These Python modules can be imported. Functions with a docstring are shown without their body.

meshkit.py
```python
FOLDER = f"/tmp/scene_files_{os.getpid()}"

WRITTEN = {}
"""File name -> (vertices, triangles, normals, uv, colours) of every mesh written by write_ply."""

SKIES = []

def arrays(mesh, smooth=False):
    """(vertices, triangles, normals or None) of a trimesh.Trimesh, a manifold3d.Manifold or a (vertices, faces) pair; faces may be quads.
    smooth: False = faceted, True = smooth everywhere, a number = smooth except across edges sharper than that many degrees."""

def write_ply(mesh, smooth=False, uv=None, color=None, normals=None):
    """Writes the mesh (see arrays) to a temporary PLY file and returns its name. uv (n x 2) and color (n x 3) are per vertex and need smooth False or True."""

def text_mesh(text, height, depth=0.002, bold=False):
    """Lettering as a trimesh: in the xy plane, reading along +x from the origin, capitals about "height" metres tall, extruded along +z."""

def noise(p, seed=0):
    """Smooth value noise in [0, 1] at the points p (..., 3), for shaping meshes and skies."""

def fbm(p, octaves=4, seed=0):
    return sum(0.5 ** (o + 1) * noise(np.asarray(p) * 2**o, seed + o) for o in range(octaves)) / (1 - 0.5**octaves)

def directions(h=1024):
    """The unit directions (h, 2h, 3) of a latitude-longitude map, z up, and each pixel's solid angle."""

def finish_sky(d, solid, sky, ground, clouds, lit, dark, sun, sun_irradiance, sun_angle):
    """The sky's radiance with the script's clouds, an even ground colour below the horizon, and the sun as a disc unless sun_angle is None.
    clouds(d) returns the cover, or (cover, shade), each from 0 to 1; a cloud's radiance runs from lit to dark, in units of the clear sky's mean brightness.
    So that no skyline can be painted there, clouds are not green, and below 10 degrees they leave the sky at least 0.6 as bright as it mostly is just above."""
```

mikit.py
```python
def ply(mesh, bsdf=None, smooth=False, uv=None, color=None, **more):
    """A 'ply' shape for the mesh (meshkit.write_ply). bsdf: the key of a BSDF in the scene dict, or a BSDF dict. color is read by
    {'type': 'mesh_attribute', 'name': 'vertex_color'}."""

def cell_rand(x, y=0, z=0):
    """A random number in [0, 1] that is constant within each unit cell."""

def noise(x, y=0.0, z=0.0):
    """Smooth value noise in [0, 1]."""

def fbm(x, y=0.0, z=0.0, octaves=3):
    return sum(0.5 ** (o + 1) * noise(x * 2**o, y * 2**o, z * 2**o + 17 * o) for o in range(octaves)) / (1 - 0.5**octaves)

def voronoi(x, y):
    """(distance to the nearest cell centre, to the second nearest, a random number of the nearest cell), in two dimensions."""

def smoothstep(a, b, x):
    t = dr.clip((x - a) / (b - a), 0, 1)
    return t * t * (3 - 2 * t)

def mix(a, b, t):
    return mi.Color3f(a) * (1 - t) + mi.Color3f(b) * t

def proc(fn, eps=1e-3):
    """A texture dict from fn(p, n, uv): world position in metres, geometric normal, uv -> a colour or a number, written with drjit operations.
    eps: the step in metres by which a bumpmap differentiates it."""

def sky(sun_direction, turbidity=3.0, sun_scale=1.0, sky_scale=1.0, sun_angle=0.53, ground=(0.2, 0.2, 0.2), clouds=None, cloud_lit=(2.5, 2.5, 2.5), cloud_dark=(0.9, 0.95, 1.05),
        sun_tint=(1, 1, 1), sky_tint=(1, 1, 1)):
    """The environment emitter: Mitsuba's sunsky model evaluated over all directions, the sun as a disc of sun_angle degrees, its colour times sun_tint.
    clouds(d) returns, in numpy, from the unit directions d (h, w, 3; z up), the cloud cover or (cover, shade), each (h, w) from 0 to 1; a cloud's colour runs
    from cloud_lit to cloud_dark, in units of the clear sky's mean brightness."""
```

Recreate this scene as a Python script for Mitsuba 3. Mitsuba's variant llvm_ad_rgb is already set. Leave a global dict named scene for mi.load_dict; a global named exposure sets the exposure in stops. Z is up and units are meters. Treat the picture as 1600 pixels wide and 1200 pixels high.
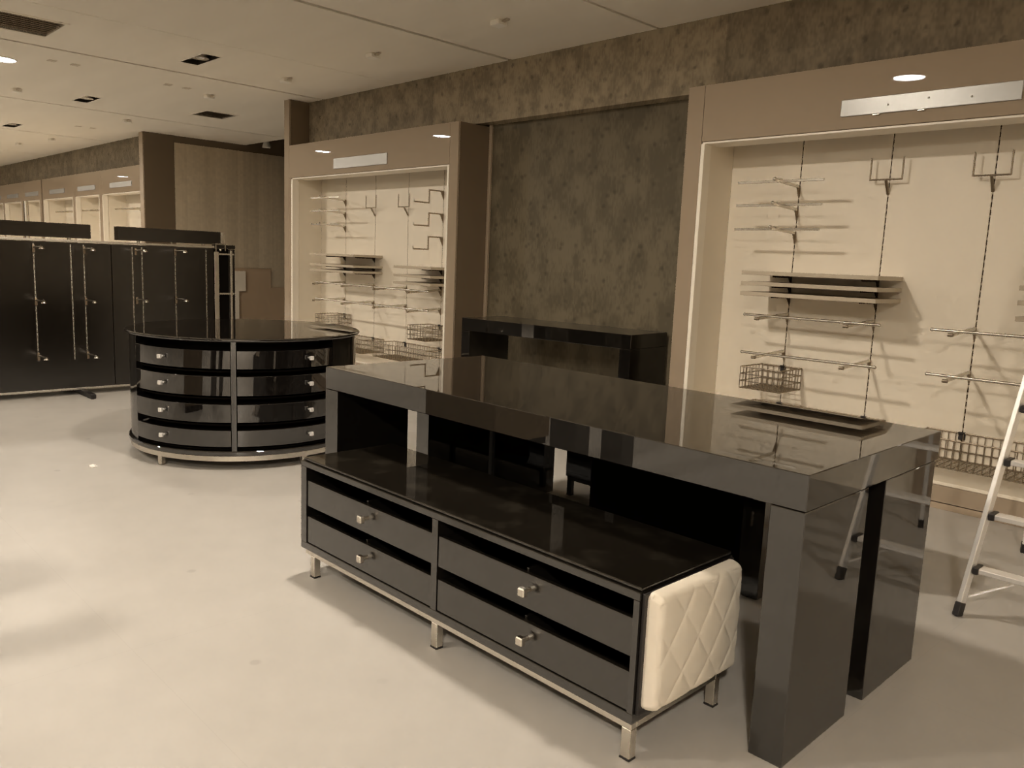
import math
import numpy as np
import trimesh
import drjit as dr
import mitsuba as mi
import mikit
from mikit import noise, fbm, smoothstep, mix, cell_rand, voronoi, proc
from meshkit import text_mesh  # noqa: F401  (no lettering is legible in the photograph)

T = mi.ScalarTransform4f
rng = np.random.default_rng(7)

# ------------------------------------------------------------------ camera, exposure, light
exposure = 0.36
YAW, PITCH, ROLL, FOC, EYE = -0.79575, 0.15085, 0.04095, 1263.2, 1.5


def camera_axes():
    f = np.array([math.cos(PITCH) * math.sin(YAW), math.cos(PITCH) * math.cos(YAW), -math.sin(PITCH)])
    r = np.cross(f, [0, 0, 1]); r /= np.linalg.norm(r)
    u = np.cross(r, f)
    c, s = math.cos(ROLL), math.sin(ROLL)
    return f, -s * r + c * u


_f, _u = camera_axes()
scene = {'type': 'scene'}
scene['camera'] = {'type': 'perspective', 'fov_axis': 'x', 'fov': math.degrees(2 * math.atan(800 / FOC)), 'near_clip': 0.05, 'far_clip': 200.0,
                   'to_world': T().look_at(origin=[0, 0, EYE], target=[float(v) for v in np.array([0, 0, EYE]) + _f], up=[float(v) for v in _u])}
LAMP = np.array([1.0, 0.885, 0.735])     # colour of the round ceiling lamps
LAMP_POWER = 375.0
ZC = 3.525                              # ceiling
Y0, YW, YB = 5.644, 5.946, 6.10         # niche fronts, wallpapered band, recess wall
labels = {}

# ------------------------------------------------------------------ materials
def lin(r, g, b):
    return [((c / 255) / 12.92 if c < 10 else (((c / 255) + .055) / 1.055) ** 2.4) for c in (r, g, b)]


def rgb(c):
    return {'type': 'rgb', 'value': [float(v) for v in c]}


def two(b):
    return {'type': 'twosided', 'bsdf': b}


def floor_fn(p, n, uv):
    # cream vinyl: faint cloudy wear, scuffs, barely visible sheet joints
    a = fbm(p.x * 0.9, p.y * 0.9, 3.0, octaves=4)
    b = fbm(p.x * 7.0 + 11, p.y * 7.0, 1.0, octaves=3)
    jx = dr.abs(p.x * 0.5 - dr.floor(p.x * 0.5) - 0.5) * 2.0
    jy = dr.abs(p.y * 0.5 - dr.floor(p.y * 0.5) - 0.5) * 2.0
    j = dr.maximum(smoothstep(0.003, 0.0, jx), smoothstep(0.003, 0.0, jy))
    c = mix((0.355, 0.338, 0.315), (0.40, 0.382, 0.357), a)
    c = c * (0.965 + 0.07 * b)
    sp = smoothstep(0.045, 0.02, voronoi(p.x * 1.7, p.y * 1.7)[0]) * smoothstep(0.6, 0.8, voronoi(p.x * 1.7, p.y * 1.7)[2])
    return c * (1 - 0.05 * j) * (1 - 0.15 * sp)


def floor_rough(p, n, uv):
    return 0.34 + 0.14 * fbm(p.x * 1.3, p.y * 1.3, 0.0, octaves=3)


def ceiling_fn(p, n, uv):
    a = fbm(p.x * 0.5, p.y * 3.0, 0.0, octaves=3)
    return mix((0.87, 0.82, 0.72), (0.93, 0.88, 0.78), a)


def wallpaper_fn(p, n, uv):
    # mottled floral paper: small dark buds in staggered rows over a brushed, blotchy ground
    u = p.x + p.y * 0.9
    v = p.z
    g = fbm(u * 9.0, v * 8.0, 2.0, octaves=4)
    big = noise(u * 3.1, v * 2.6, 7.0)
    st = noise(u * 70.0, v * 34.0, 0.0)
    row = dr.floor(v / 0.155)
    uu = u / 0.20 + 0.5 * (row - 2 * dr.floor(row * 0.5)) + 0.35 * (cell_rand(row, 5.0) - 0.5)
    cu = uu - dr.floor(uu) - 0.5
    cv = v / 0.155 - row - 0.5
    k = cell_rand(dr.floor(uu), row, 3.0)
    d = dr.sqrt(dr.square((cu + (k - 0.5) * 0.3) * 0.20) + dr.square((cv + (k - 0.5) * 0.35) * 0.155))
    bud = smoothstep(0.034, 0.004, d + 0.022 * (noise(u * 60, v * 60, 1.0) - 0.5)) * (0.25 + 0.75 * k)
    c = mix((0.150, 0.124, 0.086), (0.255, 0.215, 0.153), smoothstep(0.25, 0.75, g * 0.6 + st * 0.2 + big * 0.2))
    # three batches of paper meet at upright seams
    batch = 1.32 * dr.select(p.x > -3.771, 0.80, dr.select(p.x < -7.532, 0.86, 1.06))  # the overall lift makes up for weak light on the band
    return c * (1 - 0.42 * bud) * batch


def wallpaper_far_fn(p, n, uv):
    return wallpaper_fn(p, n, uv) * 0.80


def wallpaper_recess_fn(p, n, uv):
    # coarser recess paper, its tone darkened to offset direct lamplight: soft damask blotches with an upright grain
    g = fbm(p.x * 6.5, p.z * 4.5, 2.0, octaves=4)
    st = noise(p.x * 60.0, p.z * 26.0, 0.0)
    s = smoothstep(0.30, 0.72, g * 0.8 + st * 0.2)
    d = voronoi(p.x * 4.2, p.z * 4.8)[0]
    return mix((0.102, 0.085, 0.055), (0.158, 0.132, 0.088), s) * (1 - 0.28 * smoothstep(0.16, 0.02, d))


def stripe_fn(p, n, uv):
    s = cell_rand(dr.floor((p.y + p.x) / 0.11), 9.0, 0.0)
    s2 = noise((p.y + p.x) * 25.0, p.z * 0.6, 0.0)
    return mix((0.50, 0.42, 0.31), (0.60, 0.51, 0.385), 0.6 * s + 0.4 * s2) * (0.92 + 0.16 * fbm(p.y * 20, p.z * 20, 0.0))


def brushed_fn(p, n, uv):
    return 0.22 + 0.1 * noise(p.x * 3.0, p.z * 300.0, p.y * 3)


def wear_fn(p, n, uv):
    # fine dust and smears in the lacquer's roughness
    return 0.012 + 0.05 * smoothstep(0.45, 0.8, fbm(p.x * 4, p.y * 4, p.z * 4, octaves=4))


def mat(name, b, twosided=True):
    scene['mat_' + name] = two(b) if twosided else b
    return 'mat_' + name


M = {}
M['floor'] = mat('floor', {'type': 'principled', 'base_color': proc(floor_fn), 'roughness': proc(floor_rough), 'specular': 0.22})
M['ceiling'] = mat('ceiling', {'type': 'diffuse', 'reflectance': proc(ceiling_fn)})
M['dark_void'] = mat('dark_void', {'type': 'diffuse', 'reflectance': rgb((0.03, 0.026, 0.022))})
M['wallpaper'] = mat('wallpaper', {'type': 'principled', 'base_color': proc(wallpaper_fn), 'roughness': 0.55, 'specular': 0.3})
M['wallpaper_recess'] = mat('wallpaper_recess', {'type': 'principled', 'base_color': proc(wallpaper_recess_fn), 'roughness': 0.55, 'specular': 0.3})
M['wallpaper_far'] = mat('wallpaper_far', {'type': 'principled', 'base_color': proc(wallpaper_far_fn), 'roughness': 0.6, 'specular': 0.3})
M['stripe'] = mat('stripe', {'type': 'diffuse', 'reflectance': proc(stripe_fn)})
M['taupe'] = mat('taupe', {'type': 'plastic', 'diffuse_reflectance': rgb((0.56, 0.48, 0.385)), 'int_ior': 1.5, 'nonlinear': True})
M['taupe_matte'] = mat('taupe_matte', {'type': 'roughplastic', 'diffuse_reflectance': rgb((0.42, 0.335, 0.245)), 'int_ior': 1.45, 'alpha': 0.2})
M['taupe_darkened'] = mat('taupe_darkened', {'type': 'plastic', 'diffuse_reflectance': rgb((0.17, 0.128, 0.085)), 'int_ior': 1.5})  # same gloss as the taupe fronts, dark reflections put into its colour
M['brown_panel'] = mat('brown_panel', {'type': 'roughplastic', 'diffuse_reflectance': rgb((0.165, 0.125, 0.083)), 'int_ior': 1.45, 'alpha': 0.12})
M['cream'] = mat('cream', {'type': 'roughplastic', 'diffuse_reflectance': rgb((0.84, 0.775, 0.66)), 'int_ior': 1.45, 'alpha': 0.18})
M['cream_lip'] = mat('cream_lip', {'type': 'roughplastic', 'diffuse_reflectance': rgb((0.90, 0.85, 0.75)), 'int_ior': 1.45, 'alpha': 0.15})
M['shelf'] = mat('shelf', {'type': 'roughplastic', 'diffuse_reflectance': rgb((0.50, 0.435, 0.34)), 'int_ior': 1.45, 'alpha': 0.15})
M['beige'] = mat('beige', {'type': 'diffuse', 'reflectance': rgb((0.48, 0.36, 0.25))})
M['black_gloss'] = mat('black_gloss', {'type': 'plastic', 'diffuse_reflectance': rgb((0.006, 0.005, 0.0045)), 'int_ior': 2.0})
M['black_lacquer'] = mat('black_lacquer', {'type': 'plastic', 'diffuse_reflectance': rgb((0.007, 0.006, 0.005)), 'int_ior': 2.0})
M['drawer_front'] = mat('drawer_front', {'type': 'roughplastic', 'diffuse_reflectance': rgb((0.010, 0.0085, 0.007)), 'int_ior': 1.9, 'alpha': 0.05})
def dust_fn(p, n, uv):
    a = fbm(p.x * 2.2, p.y * 2.2, 4.0, octaves=4)
    b = smoothstep(0.52, 0.8, fbm(p.x * 7.0, p.y * 7.0, 8.0, octaves=4))
    return mi.Color3f(0.0085, 0.0070, 0.0052) * (0.7 + 0.6 * a) + mi.Color3f(0.010, 0.009, 0.007) * b


M['dusty_black'] = mat('dusty_black', {'type': 'plastic', 'diffuse_reflectance': proc(dust_fn), 'int_ior': 1.85})
M['black_inside'] = mat('black_inside', {'type': 'diffuse', 'reflectance': rgb((0.006, 0.005, 0.004))})
M['satin_steel'] = mat('satin_steel', {'type': 'roughconductor', 'material': 'Al', 'alpha': 0.22, 'specular_reflectance': rgb((0.82, 0.78, 0.70))})
M['chrome'] = mat('chrome', {'type': 'roughconductor', 'material': 'Al', 'alpha': 0.12, 'specular_reflectance': rgb((0.72, 0.69, 0.62))})
M['wire'] = mat('wire', {'type': 'roughconductor', 'material': 'Al', 'alpha': 0.25, 'specular_reflectance': rgb((0.34, 0.29, 0.225))})
M['brushed'] = mat('brushed', {'type': 'principled', 'base_color': rgb((0.40, 0.40, 0.39)), 'metallic': 0.5, 'roughness': 0.34})
M['aluminium'] = mat('aluminium', {'type': 'principled', 'base_color': rgb((0.92, 0.91, 0.90)), 'metallic': 0.6, 'roughness': 0.32})
M['black_plastic'] = mat('black_plastic', {'type': 'roughplastic', 'diffuse_reflectance': rgb((0.02, 0.018, 0.018)), 'int_ior': 1.45, 'alpha': 0.3})
M['slot_dark'] = mat('slot_dark', {'type': 'diffuse', 'reflectance': rgb((0.06, 0.045, 0.03))})
M['slot_metal'] = mat('slot_metal', {'type': 'diffuse', 'reflectance': rgb((0.22, 0.175, 0.125))})
M['leather'] = mat('leather', {'type': 'principled', 'base_color': rgb((0.66, 0.61, 0.52)), 'roughness': 0.42, 'specular': 0.45})
M['white'] = mat('white', {'type': 'diffuse', 'reflectance': rgb((0.93, 0.90, 0.83))})
M['rack_black'] = mat('rack_black', {'type': 'roughplastic', 'diffuse_reflectance': rgb((0.010, 0.008, 0.006)), 'int_ior': 1.75, 'alpha': 0.06})
M['ceiling_cap'] = mat('ceiling_cap', {'type': 'diffuse', 'reflectance': rgb((0.66, 0.60, 0.50))})
M['paper'] = mat('paper', {'type': 'diffuse', 'reflectance': rgb((0.88, 0.86, 0.82))})
M['wall_plain'] = mat('wall_plain', {'type': 'diffuse', 'reflectance': rgb((0.48, 0.41, 0.32))})

# ------------------------------------------------------------------ mesh helpers
def box(x0, x1, y0, y1, z0, z1, c=0.0):
    lo, hi = np.minimum([x0, y0, z0], [x1, y1, z1]), np.maximum([x0, y0, z0], [x1, y1, z1])
    if c <= 0:
        m = trimesh.creation.box(extents=hi - lo); m.apply_translation((lo + hi) / 2); return m
    c = min(c, (hi - lo).min() * 0.45)
    pts = []
    for sx in (0, 1):
        for sy in (0, 1):
            for sz in (0, 1):
                p = np.array([(lo, hi)[sx][0], (lo, hi)[sy][1], (lo, hi)[sz][2]], float)
                d = np.array([1 - 2 * sx, 1 - 2 * sy, 1 - 2 * sz]) * c
                for a in range(3):
                    q = p + d; q[a] = p[a]; pts.append(q)
    return trimesh.convex.convex_hull(np.array(pts))


def cat(*ms):
    return trimesh.util.concatenate([m for m in ms])


def rod(a, b, r, n=10):
    a, b = np.array(a, float), np.array(b, float)
    L = np.linalg.norm(b - a)
    m = trimesh.creation.cylinder(radius=r, height=L, sections=n)
    m.apply_transform(trimesh.geometry.align_vectors([0, 0, 1], (b - a) / L)); m.apply_translation((a + b) / 2)
    return m


def pipe(pts, r, n=10):
    ms = [rod(pts[i], pts[i + 1], r, n) for i in range(len(pts) - 1)]
    for p in pts[1:-1]:
        s = trimesh.creation.icosphere(1, radius=r * 1.02); s.apply_translation(p); ms.append(s)
    return cat(*ms)


def bar(a, b, w, h):
    """Rectangular bar from a to b: w across, h in the upright direction."""
    a, b = np.array(a, float), np.array(b, float)
    d = b - a; L = np.linalg.norm(d); d /= L
    s = np.cross(d, [0, 0, 1.0])
    s = np.array([1.0, 0, 0]) if np.linalg.norm(s) < 1e-6 else s / np.linalg.norm(s)
    u = np.cross(s, d)
    m = box(-w / 2, w / 2, -L / 2, L / 2, -h / 2, h / 2, min(w, h) * 0.12)
    R = np.eye(4); R[:3, 0], R[:3, 1], R[:3, 2], R[:3, 3] = s, d, u, (a + b) / 2
    m.apply_transform(R); return m


def lathe(profile, n=64):
    """Revolved (r, z) profile about the z axis, faceted faces joined."""
    return trimesh.creation.revolve(np.array(profile, float), sections=n)


def ring_sector(r0, r1, z0, z1, a0, a1, n=24, c=0.0):
    """Solid curved block between two radii and two angles (degrees)."""
    th = np.radians(np.linspace(a0, a1, n + 1))
    prof = [(r0, z0), (r1 - c, z0), (r1, z0 + c), (r1, z1 - c), (r1 - c, z1), (r0, z1)] if c > 0 else [(r0, z0), (r1, z0), (r1, z1), (r0, z1)]
    k = len(prof); V = []
    for t in th:
        for r, z in prof:
            V.append((r * math.cos(t), r * math.sin(t), z))
    F = []
    for i in range(n):
        for j in range(k):
            a, b = i * k + j, i * k + (j + 1) % k
            F += [(a, a + k, b + k), (a, b + k, b)]
    for s, base in ((1, 0), (-1, n * k)):
        for j in range(1, k - 1):
            F.append((base, base + j, base + j + 1) if s > 0 else (base, base + j + 1, base + j))
    m = trimesh.Trimesh(np.array(V), np.array(F), process=False)
    trimesh.repair.fix_normals(m)
    return m


def moved(m, dx=0, dy=0, dz=0, rz=0.0):
    m = m.copy()
    if rz:
        m.apply_transform(trimesh.transformations.rotation_matrix(rz, [0, 0, 1]))
    m.apply_translation([dx, dy, dz]); return m


taken = set()


def numbered(key):
    k, i = key, 0
    while k in taken or k in scene:
        i += 1; k = f'{key}_{i:03d}'
    taken.add(k); return k


def thing(name, label, category, group=None):
    k = numbered(name); labels[k] = {'label': label, 'category': category}
    if group:
        labels[k]['group'] = group
    return k


def part(holder, kind, mesh, m, smooth=False, label=None, stuff=False, **more):
    k = numbered(holder + '__' + kind)
    scene[k] = mikit.ply(mesh, M.get(m, m), smooth=smooth, **more)
    if label or stuff:
        labels[k] = {}
        if label: labels[k]['label'] = label
        if stuff: labels[k]['kind'] = 'stuff'
    return k


def single(name, label, category, mesh, m, smooth=False, group=None):
    k = thing(name, label, category, group)
    scene[k] = mikit.ply(mesh, M.get(m, m), smooth=smooth); return k


def struct(name, mesh, m, label=None, smooth=False):
    k = numbered(name); scene[k] = mikit.ply(mesh, M.get(m, m), smooth=smooth)
    labels[k] = {'kind': 'structure'}
    if label: labels[k]['label'] = label
    return k


def empty_struct(name, label=None):
    k = numbered(name); labels[k] = {'kind': 'structure'}
    if label: labels[k]['label'] = label
    return k


# ------------------------------------------------------------------ the room
XL, XR, YF, YC = -31.0, 3.6, -5.6, 7.54
struct('floor', box(XL, XR, YF, 10.2, -0.06, 0.0), 'floor', 'cream vinyl floor with a soft sheen')
ceil = empty_struct('ceiling', 'beige ceiling of long boards with dark joints')
joints = [(-31.0, 0), (-25.45, .010), (-21.65, .03), (-17.6, .034), (-13.76, .034), (-9.90, .05), (-8.21, .008), (-6.29, .058), (-4.45, .034), (-2.60, .014), (-0.75, .014), (1.1, .014), (3.6, 0)]
holes = []    # (x0, x1, y0, y1) recesses cut in the boards
LIGHTS_Y = 3.91
down = [(-16.95, 0.30), (-12.86, 0.30), (-9.03, 0.30)]
DL = [(x - .30, x + .30, 3.81, 4.01) for x, _ in down]
VENT_A = (-9.40, -8.72, 1.85, 2.50)
VENT_B = (-12.72, -12.18, 5.36, 5.84)
holes = DL + [VENT_A, VENT_B]
import shapely.geometry as sg
for i in range(len(joints) - 1):
    a, b = joints[i][0] + joints[i][1] / 2, joints[i + 1][0] - joints[i + 1][1] / 2
    poly = sg.box(a, YF, b, 6.12)
    if a < -10.38:
        poly = poly.union(sg.box(a, 6.0, min(b, -10.38), YC))
    for h in holes:
        poly = poly.difference(sg.box(h[0], h[2], h[1], h[3]))
    for g in (poly.geoms if hasattr(poly, 'geoms') else [poly]):
        m = trimesh.creation.extrude_polygon(g, 0.03); m.apply_translation([0, 0, ZC])
        part(ceil, 'board', m, 'ceiling')
part(ceil, 'plenum', box(XL, XR, YF, 10.2, ZC + 0.42, ZC + 0.5), 'dark_void')
for h in joints[1:-1]:
    if h[1] > 0.005:
        part(ceil, 'joint_strip', box(h[0] - 0.04, h[0] + 0.04, YF, YC if h[0] < -10.3 else 6.12, ZC + 0.034, ZC + 0.04), 'dark_void')
struct('wall_left', box(XL - 0.1, XL, YF, 10.2, 0, 4.05), 'wall_plain')
wr = struct('wall_right', box(XR, XR + 0.1, YF, 6.3, 0, 4.05), 'wall_plain')
wf = struct('wall_front', box(XL, XR, YF - 0.1, YF, 0, 4.05), 'wall_plain')
# unseen shop walls behind and beside the camera: tall dark and pale panels (they show in the lacquer)
x = XL + 1.0
k = 0
while x < XR - 0.6:
    w = (1.1, 0.55, 1.6, 0.5)[k % 4]
    part(wf, 'panel', box(x, x + w, YF, YF + 0.25, 0.0, 2.4), ('black_gloss', 'cream', 'black_gloss', 'taupe_matte')[k % 4])
    x += w + (0.35, 0.8, 0.3, 0.9)[k % 4]; k += 1
for k, (y, w) in enumerate([(-5.0, 1.0), (-3.6, .6), (-2.6, 1.3), (-0.9, .5)]):
    part(wr, 'panel', box(XR - 0.25, XR, y, y + w, 0.0, 2.4), ('black_gloss', 'cream', 'taupe_matte')[k % 3])
wb = empty_struct('wall_back', 'dark floral wallpapered back wall')
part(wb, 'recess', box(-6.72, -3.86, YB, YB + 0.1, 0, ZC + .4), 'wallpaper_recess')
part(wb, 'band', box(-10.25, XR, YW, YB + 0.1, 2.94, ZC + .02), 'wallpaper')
part(wb, 'backing', box(-10.38, XR, YB + 0.12, YB + 0.2, 0, ZC + .4), 'slot_dark')
part(wb, 'corner_trim', box(-6.705, -6.668, YB - 0.035, YB - 0.001, 0.0, 2.938, .004), 'taupe_matte')
part(wb, 'baseboard', box(-6.66, -3.89, YB - 0.014, YB - 0.001, 0.0, 0.08, .003), 'brown_panel')
part(wb, 'panel', box(-.175, XR, 5.70, 6.09, 0, 2.935), 'cream')
# corridor behind, between the two runs of niches
part(wb, 'corridor_end', box(-15.4, -10.38, 10.1, 10.2, 0, 4.05), 'dark_void')
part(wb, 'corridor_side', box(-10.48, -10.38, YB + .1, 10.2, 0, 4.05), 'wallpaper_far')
wp = empty_struct('wall_corridor', 'striped brown wallpaper wall of the corridor between the niche runs')
part(wp, 'wallpaper', box(-15.6, -15.4, 6.15, 10.1, 0.0, 3.40), 'stripe')
part(wp, 'dark_strip', box(-15.6, -15.42, 6.15, 10.1, 3.40, ZC + .4), 'brown_panel')
part(wp, 'dado', box(-15.4, -15.37, 6.16, 8.05, 0.0, 1.14), 'beige')
part(wp, 'dado', box(-15.4, -15.37, 8.05, 10.1, 0.0, 0.765), 'beige')
part(wp, 'dado_cap', box(-15.4, -15.36, 6.16, 8.05, 1.14, 1.152), 'taupe_matte')
col = single('square_column', 'square brown column beside the far run of lit niches', 'column', box(-15.58, -15.40, 5.60, 6.148, 0, ZC, .003), 'brown_panel')
part(col, 'front_panel', box(-15.58, -15.41, 5.588, 5.60, 0, ZC - .002), 'taupe_matte')

# ------------------------------------------------------------------ round ceiling lamps (the light that is on)
def round_lamp(x, y, power, label):
    t = thing('round_ceiling_lamp', label, 'ceiling lamp', 'round lamps in the ceiling')
    R = 0.15
    rim = lathe([(R, 0), (R + 0.022, 0), (R + 0.022, -0.006), (R + 0.012, -0.012), (R, -0.006), (R, 0)], 48)
    part(t, 'rim', moved(rim, x, y, ZC), 'white', smooth=30)
    th = np.linspace(0, 2 * np.pi, 49)[:-1]
    H_, nr = 0.012, 4      # nearly flat opal disc
    V = [[0, 0, -H_]]; F = []
    for j in range(1, nr + 1):
        q = j / nr * math.pi / 2
        for a_ in th:
            V.append([R * math.sin(q) * math.cos(a_), R * math.sin(q) * math.sin(a_), -H_ * math.cos(q)])
    for i in range(48):
        i2 = (i + 1) % 48
        F.append((0, i2 + 1, i + 1))
        for j in range(nr - 1):
            p0, p1, p2, p3 = 1 + j * 48 + i, 1 + j * 48 + i2, 1 + (j + 1) * 48 + i2, 1 + (j + 1) * 48 + i
            F += [(p0, p1, p2), (p0, p2, p3)]
    m = trimesh.Trimesh(np.array(V), np.array(F), process=False); m.apply_translation([x, y, ZC - 0.001])
    k = part(t, 'diffuser', m, 'white')
    scene[k]['emitter'] = {'type': 'area', 'radiance': rgb(LAMP * LAMP_POWER * power)}


LAMPS = [(-18.5, 2.44, 1.2, 'round ceiling lamp in front of the distant niches'), (-10.96, 2.44, 1.0, 'round white ceiling lamp shining at the left edge of the photo'),
         (-3.45, 2.40, 1.0, 'round ceiling lamp above the front end of the drawer bench'),
         (-7.21, 2.42, 0.42, 'round ceiling lamp above the round cabinet side of the floor'),
         (-14.75, 2.42, 1.2, 'round ceiling lamp beyond the black gondola'),
         (-22.4, 2.45, 1.0, 'round ceiling lamp far down the hall'), (-26.0, 2.45, 1.0, 'round ceiling lamp near the far end wall'),
         (-3.45, -1.35, 0.9, 'round ceiling lamp behind the camera on the near aisle'), (-9.0, -1.35, 1.0, 'round ceiling lamp behind the camera on the far aisle'),
         (1.5, -2.0, 3.4, 'added unseen fill lamp behind the camera by the right wall'), (-18.0, -1.35, 0.8, 'round ceiling lamp at the far left of the hall')]  # the strong lamp by the right wall is added to fill the shadows
for a in LAMPS:
    round_lamp(*a)

# ------------------------------------------------------------------ ceiling fittings
for (x, _), (h, lab) in zip(down, zip(DL, ('unlit square gimbal downlight farthest left, above the black gondola header', 'unlit square gimbal downlight, middle of the row of three', 'unlit square gimbal downlight nearest the camera, largest of the three'))):
    t = thing('gimbal_downlight', lab, 'ceiling spotlight', 'unlit gimbal downlights')
    x0, x1, y0, y1 = h
    part(t, 'housing', cat(box(x0 - .002, x0 + .004, y0, y1, ZC + .002, ZC + .12), box(x1 - .004, x1 + .002, y0, y1, ZC + .002, ZC + .12), box(x0, x1, y0 - .002, y0 + .004, ZC + .002, ZC + .12), box(x0, x1, y1 - .004, y1 + .002, ZC + .002, ZC + .12), box(x0, x1, y0, y1, ZC + .12, ZC + .125)), 'dark_void')
    f = 0.012
    part(t, 'trim', cat(box(x0 - f, x0, y0 - f, y1 + f, ZC - .004, ZC), box(x1, x1 + f, y0 - f, y1 + f, ZC - .004, ZC), box(x0, x1, y0 - f, y0, ZC - .004, ZC), box(x0, x1, y1, y1 + f, ZC - .004, ZC)), 'white')
    xc, yc = (x0 + x1) / 2, (y0 + y1) / 2
    ringm = lathe([(.055, 0), (.092, 0), (.092, .03), (.055, .03), (.055, 0)], 32)
    part(t, 'gimbal_ring', moved(ringm, xc, yc, ZC + .01), 'satin_steel', smooth=30)
    lampm = lathe([(0, .012), (.03, .010), (.05, .0), (.053, .05), (0, .055)], 32)
    part(t, 'bulb', moved(lampm, xc, yc, ZC + .02), 'aluminium', smooth=30)
    for s in (-1, 1):
        part(t, 'flap', bar((xc + s * .14, y0 + .02, ZC + .01), (xc + s * .19, y1 - .02, ZC + .06), .09, .006), 'satin_steel')


def louvre_vent(v, label, along_x, slat='slot_metal'):
    t = thing('ceiling_vent', label, 'air vent')
    x0, x1, y0, y1 = v
    f = .03
    part(t, 'frame', cat(box(x0 - f, x0 + .004, y0 - f, y1 + f, ZC - .008, ZC - .0005, .002), box(x1 - .004, x1 + f, y0 - f, y1 + f, ZC - .008, ZC - .0005, .002), box(x0, x1, y0 - f, y0 + .004, ZC - .008, ZC - .0005, .002), box(x0, x1, y1 - .004, y1 + f, ZC - .008, ZC - .0005, .002)), 'ceiling')
    part(t, 'duct', cat(box(x0, x1, y0, y1, ZC + .15, ZC + .155), box(x0 - .004, x0, y0, y1, ZC + .001, ZC + .15), box(x1, x1 + .004, y0, y1, ZC + .001, ZC + .15), box(x0, x1, y0 - .004, y0, ZC + .001, ZC + .15), box(x0, x1, y1, y1 + .004, ZC + .001, ZC + .15)), 'dark_void')
    n = 9
    for i in range(n):
        if along_x:
            y = y0 + (i + .5) * (y1 - y0) / n
            part(t, 'slat', bar((x0, y, ZC + .012), (x1, y, ZC + .012), .03, .004), slat)
        else:
            xx = x0 + (i + .5) * (x1 - x0) / n
            part(t, 'slat', bar((xx, y0, ZC + .012), (xx, y1, ZC + .012), .03, .004), 'slot_metal')


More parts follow.
